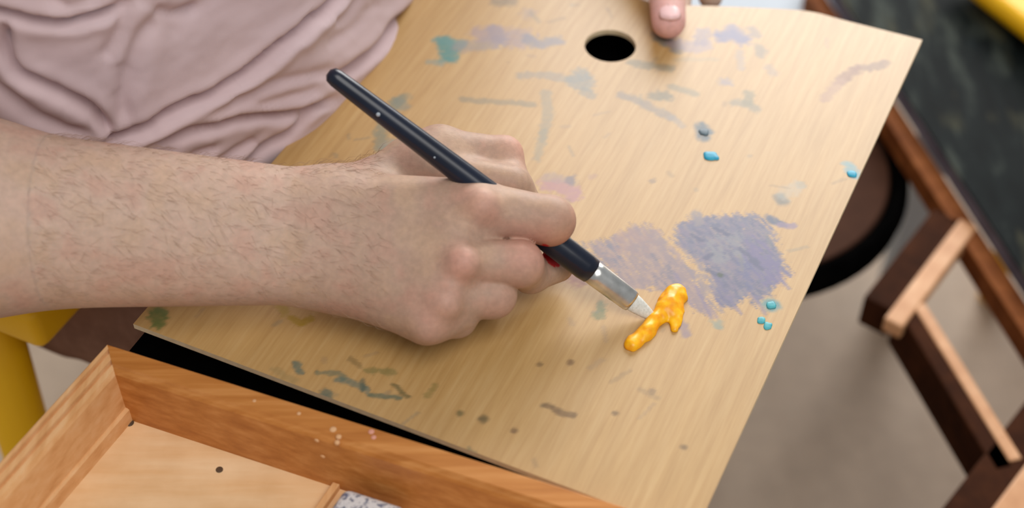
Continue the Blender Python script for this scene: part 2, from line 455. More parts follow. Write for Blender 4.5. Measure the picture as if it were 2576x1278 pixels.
stroke([(1940, 768)], 7, (60, 160, 168), 0.9, 0.5)
stroke([(1805, 817)], 5, (150, 172, 154), 0.75)
stroke([(1715, 815), (1725, 840)], 4, (170, 144, 152), 0.8)
stroke([(1512, 770), (1505, 795)], 4.5, (126, 138, 84), 0.8)
stroke([(1385, 465), (1420, 470), (1440, 490)], 9, (214, 152, 152), 0.85)
stroke([(1436, 455)], 6, (150, 134, 136), 0.85)
stroke([(1405, 450), (1380, 445)], 6, (196, 166, 150), 0.6)
stroke([(1490, 445)], 4, (206, 158, 130), 0.6); stroke([(1642, 455)], 3, (168, 138, 110), 0.7)
stroke([(1400, 670), (1430, 690), (1450, 700)], 9, (178, 92, 84), 0.8)
stroke([(1450, 700), (1520, 720)], 4, (170, 116, 84), 0.5)
# lower marks
for x, y, w, c_ in ((1435, 912, 3, (150, 108, 54)), (1357, 917, 2.5, (158, 122, 70)), (1215, 1055, 4, (122, 104, 56)), (1158, 1040, 3, (140, 122, 66)), (1293, 1083, 2.6, (146, 106, 54)), (1548, 1040, 2.4, (150, 112, 60)), (1720, 1125, 2.6, (150, 116, 66)), (1640, 985, 3, (176, 140, 92)), (1365, 1020, 2, (160, 130, 80)), (1230, 800, 2, (170, 140, 90)), (780, 680, 2, (160, 130, 90))):
    stroke([(x, y)], w, c_, 0.85, 0.5)
stroke([(1375, 1018), (1410, 1038), (1440, 1044)], 2.6, (146, 108, 56), 0.85)
TEAL = (112, 136, 112)
for pts, w, c_, a_ in ([(745, 915), (757, 935)], 4, (112, 138, 122), .8), ([(800, 938), (850, 940), (865, 955)], 3, TEAL, .6), ([(850, 955), (890, 965), (925, 982)], 3.4, (112, 140, 126), .7), ([(910, 960), (912, 978)], 3.2, (98, 116, 96), .7), ([(930, 995), (975, 998), (1005, 1002)], 3, (110, 130, 104), .75), ([(990, 968), (1010, 985), (1026, 998)], 2.4, (126, 116, 66), .75), ([(925, 932), (970, 933), (990, 940)], 4, (150, 144, 80), .6), ([(815, 990), (828, 996)], 5, (104, 126, 108), .8), ([(880, 905), (905, 920)], 3, (168, 136, 80), .6), ([(1075, 995), (1095, 970)], 3, (170, 148, 76), .6), ([(390, 788), (405, 800), (396, 815)], 7, (118, 138, 66), .85), ([(395, 780), (415, 785)], 4, (130, 146, 76), .8), ([(730, 800), (760, 812), (780, 800)], 4, (208, 166, 20), .8), ([(705, 770), (718, 785)], 5, (206, 170, 40), .6), ([(690, 930), (740, 960)], 4, (176, 156, 100), .4), ([(1180, 1130), (1190, 1140)], 3, (130, 130, 90), .7):
    stroke(pts, w*.8, c_, min(1, a_*1.05), 1.3)
# faint scuffs all over
for i in range(70):
    u0, v0 = rng.random(2); p0 = BL+U*0.28*u0+Vv*0.36*v0; an = rng.random()*6.28; ln = rng.random()*0.012
    px0 = [tuple(float(t) for t in proj(np.array([*(p0+np.array([math.cos(an), math.sin(an)])*ln*k), ZP]))) for k in (0, 1)]
    stroke(px0, 1.2+rng.random()*1.5, [(164, 134, 92), (190, 158, 120), (150, 146, 124)][i % 3], 0.35)

m = NT('palette_plywood')
g = m.noise(m.coords((60, 3.0, 1)), 6, 6, 0.65); g2 = m.noise(m.coords((26, 2.2, 1)), 4, 3); g3 = m.noise(m.coords((1, 1, 1)), 14, 4)
base = m.ramp(g, [(0.25, rgba((174, 134, 76))), (0.5, rgba((187, 149, 92))), (0.75, rgba((196, 161, 107)))])
base = m.mix(0.5, base, m.ramp(g2, [(0.3, (0.86, 0.83, 0.78, 1)), (0.65, (1.03, 1.03, 1.03, 1))]), 'MULTIPLY')
base = m.mix(0.6, base, m.ramp(g3, [(0.3, (0.93, 0.92, 0.90, 1)), (0.7, (1.04, 1.04, 1.05, 1))]), 'MULTIPLY')
at = m.n.new('ShaderNodeAttribute'); at.attribute_name = 'paint'
m.link(m.mix(at.outputs['Alpha'], base, at.outputs['Color']), m.b.inputs['Base Color'])
m.bump(g, 0.08, 0.0004); m.set(0.44, 1.0)
M_pal = m.m
M_edge = plain('palette_cut_edge', (214, 190, 150), (228, 208, 172), 200, 0.6)
V3 = np.concatenate([np.column_stack([XY, np.full(n, ZP)]), np.column_stack([XY, np.full(n, ZP-0.0032)])])
walls = np.stack([be[:, 1], be[:, 0], be[:, 0]+n, be[:, 1]+n], 1)
faces = np.concatenate([fc, fc[:, ::-1]+n, walls])
# local frame: x along the lower edge, y along the left edge
L3 = np.column_stack([(V3[:, :2]-BL)@U, (V3[:, :2]-BL)@Vv, V3[:, 2]-ZP])
pc = np.zeros((2*n, 4)); pc[:n, :3] = col; pc[:n, 3] = np.clip(alp, 0, 1)
pal = obj('artist_palette', L3, faces, M_pal, None, False, {'paint': pc}, origin=(0, 0, 0))
pal.location = (*BL, ZP); pal.rotation_euler = (0, 0, math.atan2(U[1], U[0]))
pal.data.materials.append(M_edge)
mi = np.zeros(len(faces), np.int32); mi[2*len(fc):] = 1
pal.data.polygons.foreach_set('material_index', mi)
tag(pal, 'rectangular plywood palette with thumb hole and dried paint smears', 'palette')

# raised dabs of paint dried on the palette, parts of it
def dab(px, py, rx, ry, h, mat, seed, label):
    c0 = np.array([*((P(px, py, ZP)[:2]-BL)@np.stack([U, Vv], 1)), 0.0]); R = []
    for k, (s, z) in enumerate(((1.0, -0.0002), (0.95, 0.5), (0.75, 0.85), (0.4, 1.0), (0.02, 1.0))):
        an = np.arange(20)*2*math.pi/20+0.44
        rr = 1+0.22*(vnoise(np.cos(an)*1.5+seed*7, np.sin(an)*1.5+seed*3)-0.5)*2
        sq = 1/np.maximum(np.abs(np.cos(an-0.44)), np.abs(np.sin(an-0.44)))**0.5
        R.append(np.column_stack([c0[0]+np.cos(an)*rx*s*rr*sq, c0[1]+np.sin(an)*ry*s*rr*sq, np.full(20, h*z if k else z)]))
    vv, ff = rings(R, None)
    ORG[pal.name] = np.zeros(3)
    o = obj('paint_dab', vv, ff, mat, pal, True); o['label'] = label
M_cyan = plain('cyan_paint', (22, 142, 176), (44, 166, 194), 300, 0.4)
M_teal = plain('teal_paint', (58, 152, 164), (86, 176, 180), 300, 0.4)
M_slate = plain('slate_paint', (74, 92, 104), (98, 116, 124), 300, 0.45)
dab(1790, 393, .0042, .0036, .0008, M_cyan, 1, 'thick cyan dab')
dab(1771, 333, .0026, .0026, .0006, M_slate, 2, 'slate grey dab')
dab(2143, 438, .0026, .0024, .0006, M_cyan, 3, 'cyan dab by the right edge')
dab(1940, 768, .0026, .0024, .0006, M_teal, 4, 'teal dab below the purple smear')
dab(1914, 806, .0020, .0022, .0005, M_teal, 5, 'small teal dab below the purple smear')
dab(1932, 820, .0020, .0024, .0005, M_teal, 6, 'lowest teal dab near the right edge')

# ------------------------------------------------------------------ wooden sketch box tray
ZR = ZP+0.008
K = P(269, 864, ZR); E1 = unit(P(1482, 1246, ZR)-K); E2 = unit(P(0, 1160, ZR)-K); EN = np.array([E1[1], -E1[0], 0])
Qp = lambda a, b, z=0.0: K+E1*a+E2*b+np.array([0, 0, z])
LA, LB, DEP = 0.37, 0.27, 0.037
box = thing('sketch_box', Qp(LA/2, LB/2, -ZR), 'honey coloured wooden sketch box with an open compartment tray, below the palette', 'box')
prof_b = [(0, -.046), (0, -.0008), (.0008, 0), (.0095, 0), (.0105, -.0012), (.0118, -.0014), (.0128, -.0030), (.0128, -.046)]
prof_l = [(0, -.046), (0, -.0008), (.0008, 0), (.0026, 0), (.0031, -.0022), (.0041, -.0022), (.0047, -.0004), (.0074, -.0004), (.0079, -.0026), (.0089, -.0026), (.0095, -.0008), (.0118, -.0010), (.0128, -.0036), (.0128, -.0275), (.0136, -.0275), (.0146, -.0285), (.0146, -.046)]
def wall(prof, f, L, mat):
    R = [np.array([f(w, t, z) for w, z in prof]) for t in (0, 1)]
    vv, ff = rings(R, None)
    bm = bmesh.new(); bvs = [bm.verts.new(x.tolist()) for x in vv]
    for q_ in ff: bm.faces.new([bvs[i] for i in q_])
    bmesh.ops.recalc_face_normals(bm, faces=bm.faces[:]); return bm_out(bm)
mx = math.atan2(E1[1], E1[0])
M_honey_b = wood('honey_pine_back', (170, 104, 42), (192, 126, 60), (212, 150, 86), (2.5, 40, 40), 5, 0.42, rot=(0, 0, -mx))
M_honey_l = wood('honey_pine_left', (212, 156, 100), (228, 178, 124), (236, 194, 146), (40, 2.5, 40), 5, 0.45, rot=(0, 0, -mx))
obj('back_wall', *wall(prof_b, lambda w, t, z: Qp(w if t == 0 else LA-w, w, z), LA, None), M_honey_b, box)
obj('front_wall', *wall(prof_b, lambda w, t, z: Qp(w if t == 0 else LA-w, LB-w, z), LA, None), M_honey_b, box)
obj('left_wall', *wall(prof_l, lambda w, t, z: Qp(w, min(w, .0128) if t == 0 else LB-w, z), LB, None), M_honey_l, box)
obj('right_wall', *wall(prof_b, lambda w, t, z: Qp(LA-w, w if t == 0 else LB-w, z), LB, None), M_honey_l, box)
# tray floor with scattered marks
m = NT('tray_ply'); f = m.noise(m.coords((3, 30, 3), (0, 0, -mx)), 5, 6); f2 = m.noise(m.coords((1, 1, 1)), 22, 5)
c = m.ramp(f, [(0.3, rgba((232, 188, 136))), (0.7, rgba((242, 208, 164)))])
c = m.mix(1.0, c, m.ramp(f2, [(0.32, (0.86, 0.80, 0.72, 1)), (0.6, (1.02, 1.02, 1.03, 1))]), 'MULTIPLY')
m.link(c, m.b.inputs['Base Color']); m.set(0.5, 0.4)
obj('tray_floor', *obox(Qp(.012, .012, -.045), E1*(LA-.024), E2*(LB-.024), (0, 0, .045-DEP), 0), m.m, box)
fl = lambda px, py: P(px, py, ZR-DEP)
M_spot = plain('dark_spot', (70, 52, 36), (96, 74, 54), 300, 0.7)
M_white = plain('white_paint', (222, 220, 214), (236, 234, 230), 200, 0.5)
def disc(c0, r, h, mat, par, name):
    vv, ff = lathe(np.asarray(c0), np.asarray(c0)+np.array([0, 0, h]), [(0, r), (0.7, r), (1, r*0.7)], 14)
    return obj(name, vv, ff, mat, par, True)
disc(fl(326, 1064)-[0, 0, .0002], .0021, .0008, M_spot, box, 'nail_head')
disc(fl(552, 1182)-[0, 0, .0002], .0017, .0006, M_spot, box, 'nail_head')
disc(fl(214, 1152)-[0, 0, -.0085], .0016, .0012, M_spot, box, 'nail_head')
disc(fl(268, 1084)-[0, 0, -.0085], .0014, .0012, M_white, box, 'paint_or_glint_fleck')
# paint flecks on the back wall's inner face
bw = lambda px, py: None
for px, py, r in ((838, 1080, .0016), (852, 1098, .0013), (848, 1112, .0012), (797, 1108, .0010), (812, 1148, .0010), (752, 1040, .0010), (640, 1008, .0009), (934, 1086, .0014), (940, 1100, .0012)):
    v = FW*F+RT*(px-CX)+DN*(py-CY); p0 = Qp(0, .0128)
    t = ((p0-CAM)@EN)/(v@EN); c0 = CAM+v*t
    if c0[2] > ZR-.0032: c0 = P(px, py, ZR)-[0, 0, 0.0]; vv, ff = lathe(c0-[0, 0, .0012], c0+[0, 0, .0003], [(0, r), (.8, r), (1, r*.6)], 10)
    else: vv, ff = lathe(c0-E2*.0006, c0+E2*.0005, [(0, r*1.2, r), (.8, r*1.2, r), (1, r*.7, r*.6)], 10)
    obj('paint_or_glint_fleck', vv, ff, plain('fleck', (212, 160, 108), (224, 178, 134), 99) if px < 930 else plain('pink_fleck', (212, 146, 124), (220, 160, 140), 99), box, True)
# divider beside the white block
pd = fl(846, 1226); ad = (pd-K)@E1
obj('divider', *obox(Qp(ad, .0125, -DEP), E1*.0035, E2*.2, (0, 0, .004), .0006), M_honey_l, box)
obj('divider', *obox(Qp(ad+.12, .0125, -DEP), E1*.0035, E2*.2, (0, 0, .004), .0006), M_honey_l, box)
zb = ZP-.029  # black sheet added as the dark of the gap and thumb hole
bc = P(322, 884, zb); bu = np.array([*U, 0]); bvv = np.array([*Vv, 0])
tag(obj('gap_shade_board', *obox(bc-[0, 0, .010], bu*.268, bvv*.345, (0, 0, .010), .0008), M_black), 'matte black board added underneath the palette as the shade of the gap and thumb hole, seen as a strip above the tray', 'board')
for a_, b_ in ((.04, .03), (.25, .04), (.05, LB-.03), (.27, LB-.03)):
    p0 = Qp(a_, b_, -.046)
    obj('leg', *obox([p0[0]-.011, p0[1]-.011, 0], (.022, 0, 0), (0, .022, 0), (0, 0, p0[2]), .001), M_brown, box)
# white speckled block
m = NT('speckled_white'); v = m.coords((1, 1, 1)); f = m.noise(v, 420, 3); f2 = m.noise(v, 160, 4)
c = m.ramp(f, [(0.36, rgba((120, 124, 140))), (0.5, rgba((222, 220, 220)))])
c = m.mix(m.ramp(f2, [(0.56, (0, 0, 0, 1)), (0.66, (0.8, 0.8, 0.8, 1))]), c, rgba((96, 104, 136)))
m.link(c, m.b.inputs['Base Color']); m.set(0.6, 0.3)
zt = ZR-.022
c0 = P(868, 1222, zt)
bv_, bf_ = obox(c0-[0, 0, .0145], E1*.030+E2*.0, E2*.045, (0, 0, .0145), .0035, 3)
tag(obj('eraser', bv_, bf_, m.m, None, True), 'white paint speckled eraser block lying in the wooden tray', 'eraser')

# ------------------------------------------------------------------ the person
ED = unit(TL-BL); ND = np.array([ED[1], -ED[0]])          # along the palette's left edge, and the way the person faces
Bp = lambda s, nn, z: np.array([*(BL+ED*s+ND*nn), z])
person = thing('person', Bp(.2, -.12, 0), 'person in a dusty pink shirt holding a paint brush over the palette', 'person')

# right hand and forearm: joints (picture position, height above the palette in mm), radii in mm
def J(a): return H(*a)
PALM = [((-300, 548, 62), (-100, 500, 62), 41, 34), ((-300, 548, 62), (-100, 590, 50), 41, 34),
        ((-100, 500, 62), (830, 531, 47), 34, 18.2), ((-100, 590, 50), (820, 668, 31), 34, 18.2),
        ((830, 529, 47), (1190, 520, 50), 18.2, 13.0), ((825, 580, 42), (1150, 655, 40), 19, 12.0),
        ((820, 630, 36), (1110, 752, 30), 18.5, 11.0), ((820, 668, 30), (1072, 806, 21), 18.2, 10.5),
        ((860, 510, 41), (1095, 385, 40), 15.5, 11.0), ((900, 580, 28), (1080, 640, 20), 15, 13),
        ((1090, 435, 40), (1285, 462, 37), 10.5, 8.5), ((1150, 588, 46), (1195, 594, 43), 11.5, 8.0), ((1110, 705, 36), (1200, 706, 31), 10.5, 8.5), ((1080, 785, 27), (1165, 786, 21), 9.5, 7.5)]
KN = [((1212, 515, 61), 6.0), ((1166, 660, 50.5), 6.5), ((1122, 762, 38.5), 5.2), ((1078, 822, 27), 4.6)]
FING = {'index': [((1180, 522, 51), 13.2), ((1384, 555, 47), 11.2), ((1378, 580, 33), 8.6), ((1405, 620, 20), 7.2)],
        'middle': [((1140, 658, 41), 11.6), ((1308, 664, 38), 10.4), ((1335, 690, 18), 8.6), ((1405, 672, 13), 7.2)],
        'ring': [((1110, 750, 31), 11.6), ((1240, 742, 26), 10.4), ((1225, 735, 10), 8.2), ((1150, 720, 9), 7.4)],
        'little': [((1072, 806, 22), 10.4), ((1150, 800, 17), 8.6), ((1140, 790, 8.5), 7.4), ((1080, 770, 8.5), 6.8)],
        'thumb': [((1040, 410, 40), 12.5), ((1112, 380, 40), 11.2), ((1268, 389, 35), 8.9), ((1296, 480, 28), 8.6), ((1372, 575, 16), 7.4)]}
TEND = [((900, 545, 62), (1205, 516, 62)), ((900, 590, 60), (1160, 660, 52)), ((900, 640, 53), (1118, 758, 40)), ((900, 680, 46), (1075, 815, 29))]
palm = [(J(a), J(b), ra/1000, rb/1000) for a, b, ra, rb in PALM]
elbow = np.array([-.345, -.030, .81])
Rsh = Bp(.015, -.125, 1.135)
palm[0] = (elbow, palm[0][1], .043, palm[0][3]); palm[1] = (elbow, palm[1][1], .043, palm[1][3])
knob = [(J(a), r/1000) for a, r in KN]
fing = {k: [(J(a), r/1000) for a, r in v] for k, v in FING.items()}
def sdf_right(p):
    d = None
    for i, (a, b, ra, rb) in enumerate(palm):
        c = cone(p, a, b, ra, rb); d = c if d is None else smin(d, c, .022 if i < 4 else .012)
    d = smin(d, cone(p, elbow, Rsh, .043, .05), .03)
    for k, v in fing.items():
        fd = None
        for i in range(len(v)-1):
            c = cone(p, v[i][0], v[i+1][0], v[i][1], v[i+1][1]); fd = c if fd is None else smin(fd, c, .0035)
        d = smin(d, fd, .0055 if k != 'thumb' else .009) if k in ('index', 'thumb') else smin(d, fd, .0014)
    for c, r in knob:
        d = smin(d, np.linalg.norm(p-c, axis=1)-r, .009)
    return d
lo = np.array([-.42, -.16, .742]); hi = np.array([.04, .06, 1.21])
def sdf_right_cut(p): return sdf_right(p)
Vr, Qr = nets(sdf_right, np.array([-.21, -.135, .742]), np.array([.035, .055, .86]), .0010)
# one finer grid for forearm and hand; the sleeve-covered upper arm is coarse
ax_cut = -.2075
Vu, Qu = nets(sdf_right, np.array([-.42, -.13, .70]), np.array([-.2055, .12, 1.21]), .003)

# left arm and hand: reaches round the far edge, thumb on top of the palette
Lsh, Lel, Lwr = Bp(.385, -.125, 1.12), np.array([-.02, .50, .83]), np.array([.065, .375, .765])
tT = H(1682, 54, 10.5); tI = H(1676, -50, 15)
def sdf_left(p):
    d = cone(p, Lsh, Lel, .05, .041); d = smin(d, cone(p, Lel, Lwr, .042, .028), .02)
    d = smin(d, cone(p, Lwr, (.060, .290, .742), .028, .019), .02); d = smin(d, cone(p, Lwr, (.118, .285, .728), .026, .014), .02)
    d = smin(d, cone(p, (.066, .335, .762), (.072, .285, .764), .019, .014), .012)
    th = smin(cone(p, (.072, .285, .764), tI, .0135, .0112), cone(p, tI, tT, .0112, .0098), .003); d = smin(d, th, .008)
    for x, y, l in ((.055, .285, .058), (.077, .282, .066), (.099, .279, .062), (.120, .280, .048)):
        f_ = smin(cone(p, (x, y, .728), (x+.004, y-l*.55, .7235), .0105, .0092), cone(p, (x+.004, y-l*.55, .7235), (x+.002, y-l, .7255), .0092, .0075), .003)
        d = smin(d, f_, .004)
    return d
Vl, Ql = nets(sdf_left, np.array([-.20, .155, .70]), np.array([.16, .58, 1.20]), .0022)
# neck and head, above the picture
hc_ = Bp(.2, -.005, 1.395)
Rh = np.array([[*ND, 0], [*ED, 0], [0, 0, 1.0]])
def loc_h(x, y, z): return hc_+np.array([*(ND*x+ED*y), z])
def sdf_head(p):
    d = cone(p, Bp(.2, -.12, 1.13), loc_h(-.03, 0, -.04), .062, .056)
    d = smin(d, ell(p, loc_h(-.015, 0, .03), (.098, .077, .100), Rh), .03)
    d = smin(d, ell(p, loc_h(.03, 0, -.045), (.062, .056, .072), Rh), .03)
    d = smin(d, cone(p, loc_h(.086, 0, .005), loc_h(.106, 0, -.030), .009, .013), .012)
    for s in (-1, 1):
        d = smin(d, ell(p, loc_h(-.015, .080*s, -.008), (.016, .007, .030), Rh), .006)
        d = smin(d, ell(p, loc_h(.080, .030*s, .026), (.014, .026, .008), Rh), .012)
        d = -smin(-d, ell(p, loc_h(.096, .032*s, .006), (.014, .019, .010), Rh), .008)
        d = smin(d, ell(p, loc_h(.074, .032*s, .006), (.014, .016, .011), Rh), .004)
    d = smin(d, ell(p, loc_h(.090, 0, -.058), (.010, .024, .006), Rh), .006); d = smin(d, ell(p, loc_h(.088, 0, -.069), (.010, .020, .006), Rh), .006)
    return d
Vh, Qh = nets(sdf_head, hc_-[.17, .17, .29], hc_+[.17, .17, .16], .0034)

BV = np.concatenate([Vr, Vu, Vl, Vh])
BQ = np.concatenate([Qr, Qu+len(Vr), Ql+len(Vr)+len(Vu), Qh+len(Vr)+len(Vu)+len(Vl)])
skin = np.tile(lin((200, 172, 154)), (len(BV), 1))
def blend(mask, c, a):
    global skin
    w = np.clip(mask*a, 0, 1)[:, None]; skin = skin*(1-w)+lin(c)*w
def ball(c, r): return np.exp(-((BV-c)**2).sum(1)/(r*r))
hand_w = sm(BV[:, 0], -.11, -.06)*(BV[:, 1] < .1)*(BV[:, 2] < .9)
blend(hand_w, (174, 144, 124), 0.85)
nz = fbm(BV[:, 0]/.012, BV[:, 1]/.012, BV[:, 2]/.012, 4)/.94
blend(sm(nz, .48, .70), (196, 146, 128), 0.35); blend(sm(nz, .52, .28), (196, 164, 134), 0.4)
for (c, r), s in zip(knob, (1, 1.0, .7, .5)):
    blend(ball(c+np.array([0, -.004, .006]), .0105), (216, 160, 144), 0.48*s)
blend(ball(H(1310, 360, 40), .012), (222, 166, 146), 0.6)
blend(ball(H(1340, 640, 44), .012), (212, 148, 132), 0.5)
blend(ball(H(1405, 585, 45), .010), (196, 134, 104), 0.6)
for px, py, h_, r in ((610, 690, 62, .0035), (590, 675, 63, .0025), (625, 705, 61, .0025)):
    c = H(px, py, h_); blend(np.exp(-(np.hypot(BV[:, 0]-c[0], BV[:, 1]-c[1])**2)/r**2)*(BV[:, 2] > ZP+.02)*(BV[:, 2] < .86), (214, 128, 120), 0.5)
rp = cmm([(1370, 622), (1376, 640), (1388, 656), (1400, 664)])/1000      # red paint on the middle finger, by the brush
tq = (ZP-CAM[2])/(BV[:, 2]-CAM[2]); flat = (CAM+(BV-CAM)*tq[:, None])[:, :2]
blend((polydist(flat, rp)[0] < .0022)*(BV[:, 0] > 0)*(BV[:, 2] < ZP+.05), (196, 22, 26), 1.0)
lw = np.exp(-((BV-tT)**2).sum(1)/.022**2); blend(lw, (236, 180, 176), 0.9)
m = NT('skin'); at = m.n.new('ShaderNodeAttribute'); at.attribute_name = 'skin'
f = m.noise(m.coords((1, 1, 1)), 340, 5, 0.6); f2 = m.noise(m.coords((0.5, 1.4, 1.4)), 900, 4, 0.7)
c = m.mix(1.0, at.outputs['Color'], m.ramp(f, [(0.3, (0.88, 0.87, 0.86, 1)), (0.7, (1.08, 1.06, 1.05, 1))]), 'MULTIPLY')
m.link(c, m.b.inputs['Base Color']); m.bump(f2, 0.22, 0.0005)
m.set(0.55, 0.35, Subsurface_Weight=0.12, Subsurface_Scale=0.004)
M_skin = m.m
body = obj('body', BV, BQ, M_skin, person, True, {'skin': np.column_stack([skin, np.ones(len(skin))])})
# arm hair
NR = grad(sdf_right, Vr); NR /= np.linalg.norm(NR, axis=1)[:, None]
px, py = proj(Vr)
cand = np.where((px < 960) & (px > -120) & (NR[:, 2] > -.35) & (NR@(CAM-np.array([-.1, -.05, .78])) > -.1))[0]
ch = rng.choice(cand, 1000, replace=False)
HV, HF = [], []
for i in ch:
    p0, nn = Vr[i], NR[i]
    t = np.array([1.0, -.55, 0])+rng.normal(0, .35, 3); t -= nn*(t@nn); t = unit(t)
    L = .004+rng.random()*.006; s = np.cross(t, nn)*.000045
    p1 = p0+t*L*.5+nn*L*.22; p2 = p0+t*L+nn*L*.16; b = len(HV)
    HV += [p0+s, p0-s, p0+nn*.0001, p1+s*.8, p1-s*.8, p1+nn*.0001, p2]
    HF += [[b, b+1, b+4, b+3], [b+1, b+2, b+5, b+4], [b+2, b, b+3, b+5], [b+3, b+4, b+6], [b+4, b+5, b+6], [b+5, b+3, b+6]]
hr_o = obj('arm_hair', HV, HF, plain('hair_brown', (142, 110, 88), (160, 128, 104), 200, 0.6), person)
tag(hr_o, 'fine brown hairs on the forearm', kind='stuff')
# nail of the left thumb
na = unit(tI-tT); nu = unit(np.cross(np.cross(na, [0, 0, 1.0]), na)); ns = np.cross(na, nu)
R = []
for t in np.linspace(-1, 1, 9):
    w = .0068*math.sqrt(max(.02, 1-abs(t)**3.5))
    R.append(np.array([tT+na*(.001+t*.0062-.002)+ns*w*math.sin(x)*.95+nu*(.0099*math.cos(x*.55)*1.0) for x in np.linspace(-1.35, 1.35, 9)]+[tT+na*(.001+t*.0062-.002)+ns*w*math.sin(x)*.9+nu*.0075 for x in np.linspace(1.3, -1.3, 9)]))
vv, ff = rings(R, None)
obj('thumb_nail', vv, ff, plain('nail', (238, 192, 190), (242, 204, 202), 60, 0.3), person, True)
# hair and eyes
def sdf_hair(p):
    d = ell(p, loc_h(-.022, 0, .042), (.103, .086, .104), Rh)
    d = np.maximum(d, -ell(p, loc_h(.11, 0, -.02), (.085, .075, .105), Rh)); d = np.maximum(d, -(p[:, 2]-(hc_[2]-.055)))
    return d+(fbm(p[:, 0]/.012, p[:, 1]/.012, p[:, 2]/.03, 3)-.45)*.008
vv, ff = nets(sdf_hair, hc_-[.17, .17, .13], hc_+[.17, .17, .18], .0045, 0)
obj('hair', vv, ff, plain('hair_dark', (46, 30, 22), (70, 48, 34), 120, 0.55), person, True)
for s in (-1, 1):
    c0 = loc_h(.084, .032*s, .006)
    vv, ff = lathe(c0-np.array([*(ND*.009), 0]), c0+np.array([*(ND*.009), 0]), [(t, max(1e-4, .009*math.sqrt(max(0, 1-(2*t-1)**2)))) for t in np.linspace(0, 1, 11)], 16)
    obj('eye', vv, ff, M_white, person, True)

# shirt: a loose torso, its creases cut where the cloth folds
TC = Bp(.200, -.112, .9)
def sdf_shirt(p):
    q_ = p-TC; s = q_[:, :2]@ED; w = q_[:, :2]@ND; z = q_[:, 2]
    s2 = s; w2 = w+.03*z+.012*sm(-s, .035, .09)
    aw = .116-.10*np.clip(z-.10, 0, 1)**1.3; as_ = .168+.05*np.clip(z, -.3, .25)
    r = (np.abs(s2/as_)**2.6+np.abs(w2/aw)**2.6)**(1/2.6)
    d = (r-1)*np.minimum(aw, .11)*.9
    d = smin(d, np.abs(z+.03)-.30, .0) if False else np.maximum(d, np.abs(z-.04)-.225)
    d = smin(d, cone(p, Bp(.05, -.12, 1.13), Bp(.35, -.12, 1.13), .062, .062), .05)
    d = smin(d, cone(p, Rsh, Rsh+(elbow-Rsh)*.62, .066, .062), .03)
    d = smin(d, cone(p, Lsh, Lsh+(Lel-Lsh)*.62, .066, .062), .03)
    return d
Vs, Qs = nets(sdf_shirt, np.array([-.48, -.12, .58]), np.array([.10, .60, 1.24]), .0019)
Ns = grad(sdf_shirt, Vs); Ns /= np.maximum(np.linalg.norm(Ns, axis=1), 1e-6)[:, None]
px, py = proj(Vs)
view = unit(np.array([0.0, -.3, .4])); seen = (px > -500) & (px < 1350) & (py > -450) & (py < 900) & (((CAM-Vs)*Ns).sum(1) > -.05)
FOLDS = [  # picture points, width px, depth mm, lip height on the +side, on the -side
    ([(905, -90), (845, 0), (775, 60), (704, 113), (616, 180), (528, 239), (440, 282), (370, 317), (300, 350), (255, 380)], 11, 11.0, 1.4, 4.0),
    ([(1090, -60), (1060, 0), (1013, 51), (974, 90), (931, 133), (876, 172), (830, 200)], 10, 8.5, 1.4, 2.0),
    ([(840, 245), (782, 268), (740, 282), (634, 296), (563, 310), (458, 340), (370, 370)], 10, 7.6, 1.4, 1.5),
    ([(790, 270), (722, 334), (669, 373), (610, 425)], 10, 6.8, 1.4, 1.0),
    ([(650, 350), (590, 385), (520, 430)], 11, 4.2, 0.9, 1.0), ([(545, 366), (500, 390), (440, 425)], 10, 3.8, 0.9, 0.5),
    ([(440, 372), (370, 395), (300, 400)], 10, 3.4, 0.5, 0.5),
    ([(-60, 18), (0, 28), (63, 46), (116, 58), (169, 55), (229, 42), (305, 12)], 11, 7.6, 1.4, 2.0),
    ([(12, 60), (16, 110), (24, 150), (53, 187), (123, 218), (197, 253), (246, 292), (282, 340)], 13, 7.6, 1.4, 1.5),
    ([(-60, 190), (0, 222), (70, 275), (141, 313), (220, 335)], 16, 4.2, 1.4, 1.0),
    ([(320, -10), (306, 30), (288, 90), (262, 150)], 20, 3.0, 0.5, 2.0),
    ([(400, 50), (352, 92), (327, 158), (315, 225), (298, 310)], 22, 3.4, 0.9, 1.5),
    ([(385, 25), (440, 36), (500, 22)], 16, 3.4, 0.5, 1.0), ([(910, -20), (880, 25), (838, 60)], 16, 3.0, 0.9, 0.5),
    ([(850, 165), (780, 185), (687, 205), (600, 248), (500, 290)], 14, 2.5, 0.5, 1.0),
    ([(800, 215), (720, 240), (640, 262)], 12, 2.1, 0.5, 0.5), ([(960, 0), (900, 60), (820, 120)], 16, 1.7, 0.5, 0.5),
    ([(560, -30), (480, 30), (430, 90)], 30, 1.7, 0.5, 0.5), ([(120, -10), (180, 20), (260, -10)], 14, 2.5, 0.5, 0.5)]
disp = np.zeros(len(Vs)); q2 = np.stack([px, py], 1)[seen]; dsum = np.zeros(len(q2))
q2 = q2+np.stack([fbm(q2[:, 0]/60, q2[:, 1]/60, 2.0)-.47, fbm(q2[:, 0]/60, q2[:, 1]/60, 6.0)-.47], 1)*16
for pts, w, dep, lp, ln_ in FOLDS:
    d, sd, ps = polydist(q2, crom(pts, 6))
    end = sm(ps, -.02, .12)*(1-sm(ps, .9, 1.02))*.8+.2
    lip = np.where(sd > 0, lp, ln_)
    dsum += end*(-dep*np.exp(-(d/w)**2)+lip*np.exp(-((d-w*2.3)/(w*1.7))**2))
dsum += (fbm(q2[:, 0]/150+q2[:, 1]/240, q2[:, 1]/130, 3.0)-.47)*5
pxs, pys = px[seen], py[seen]
disp[seen] = dsum/1000*sm(pxs, -480, -250)*sm(pys, -430, -180)*(1-sm(pxs, 1200, 1340))
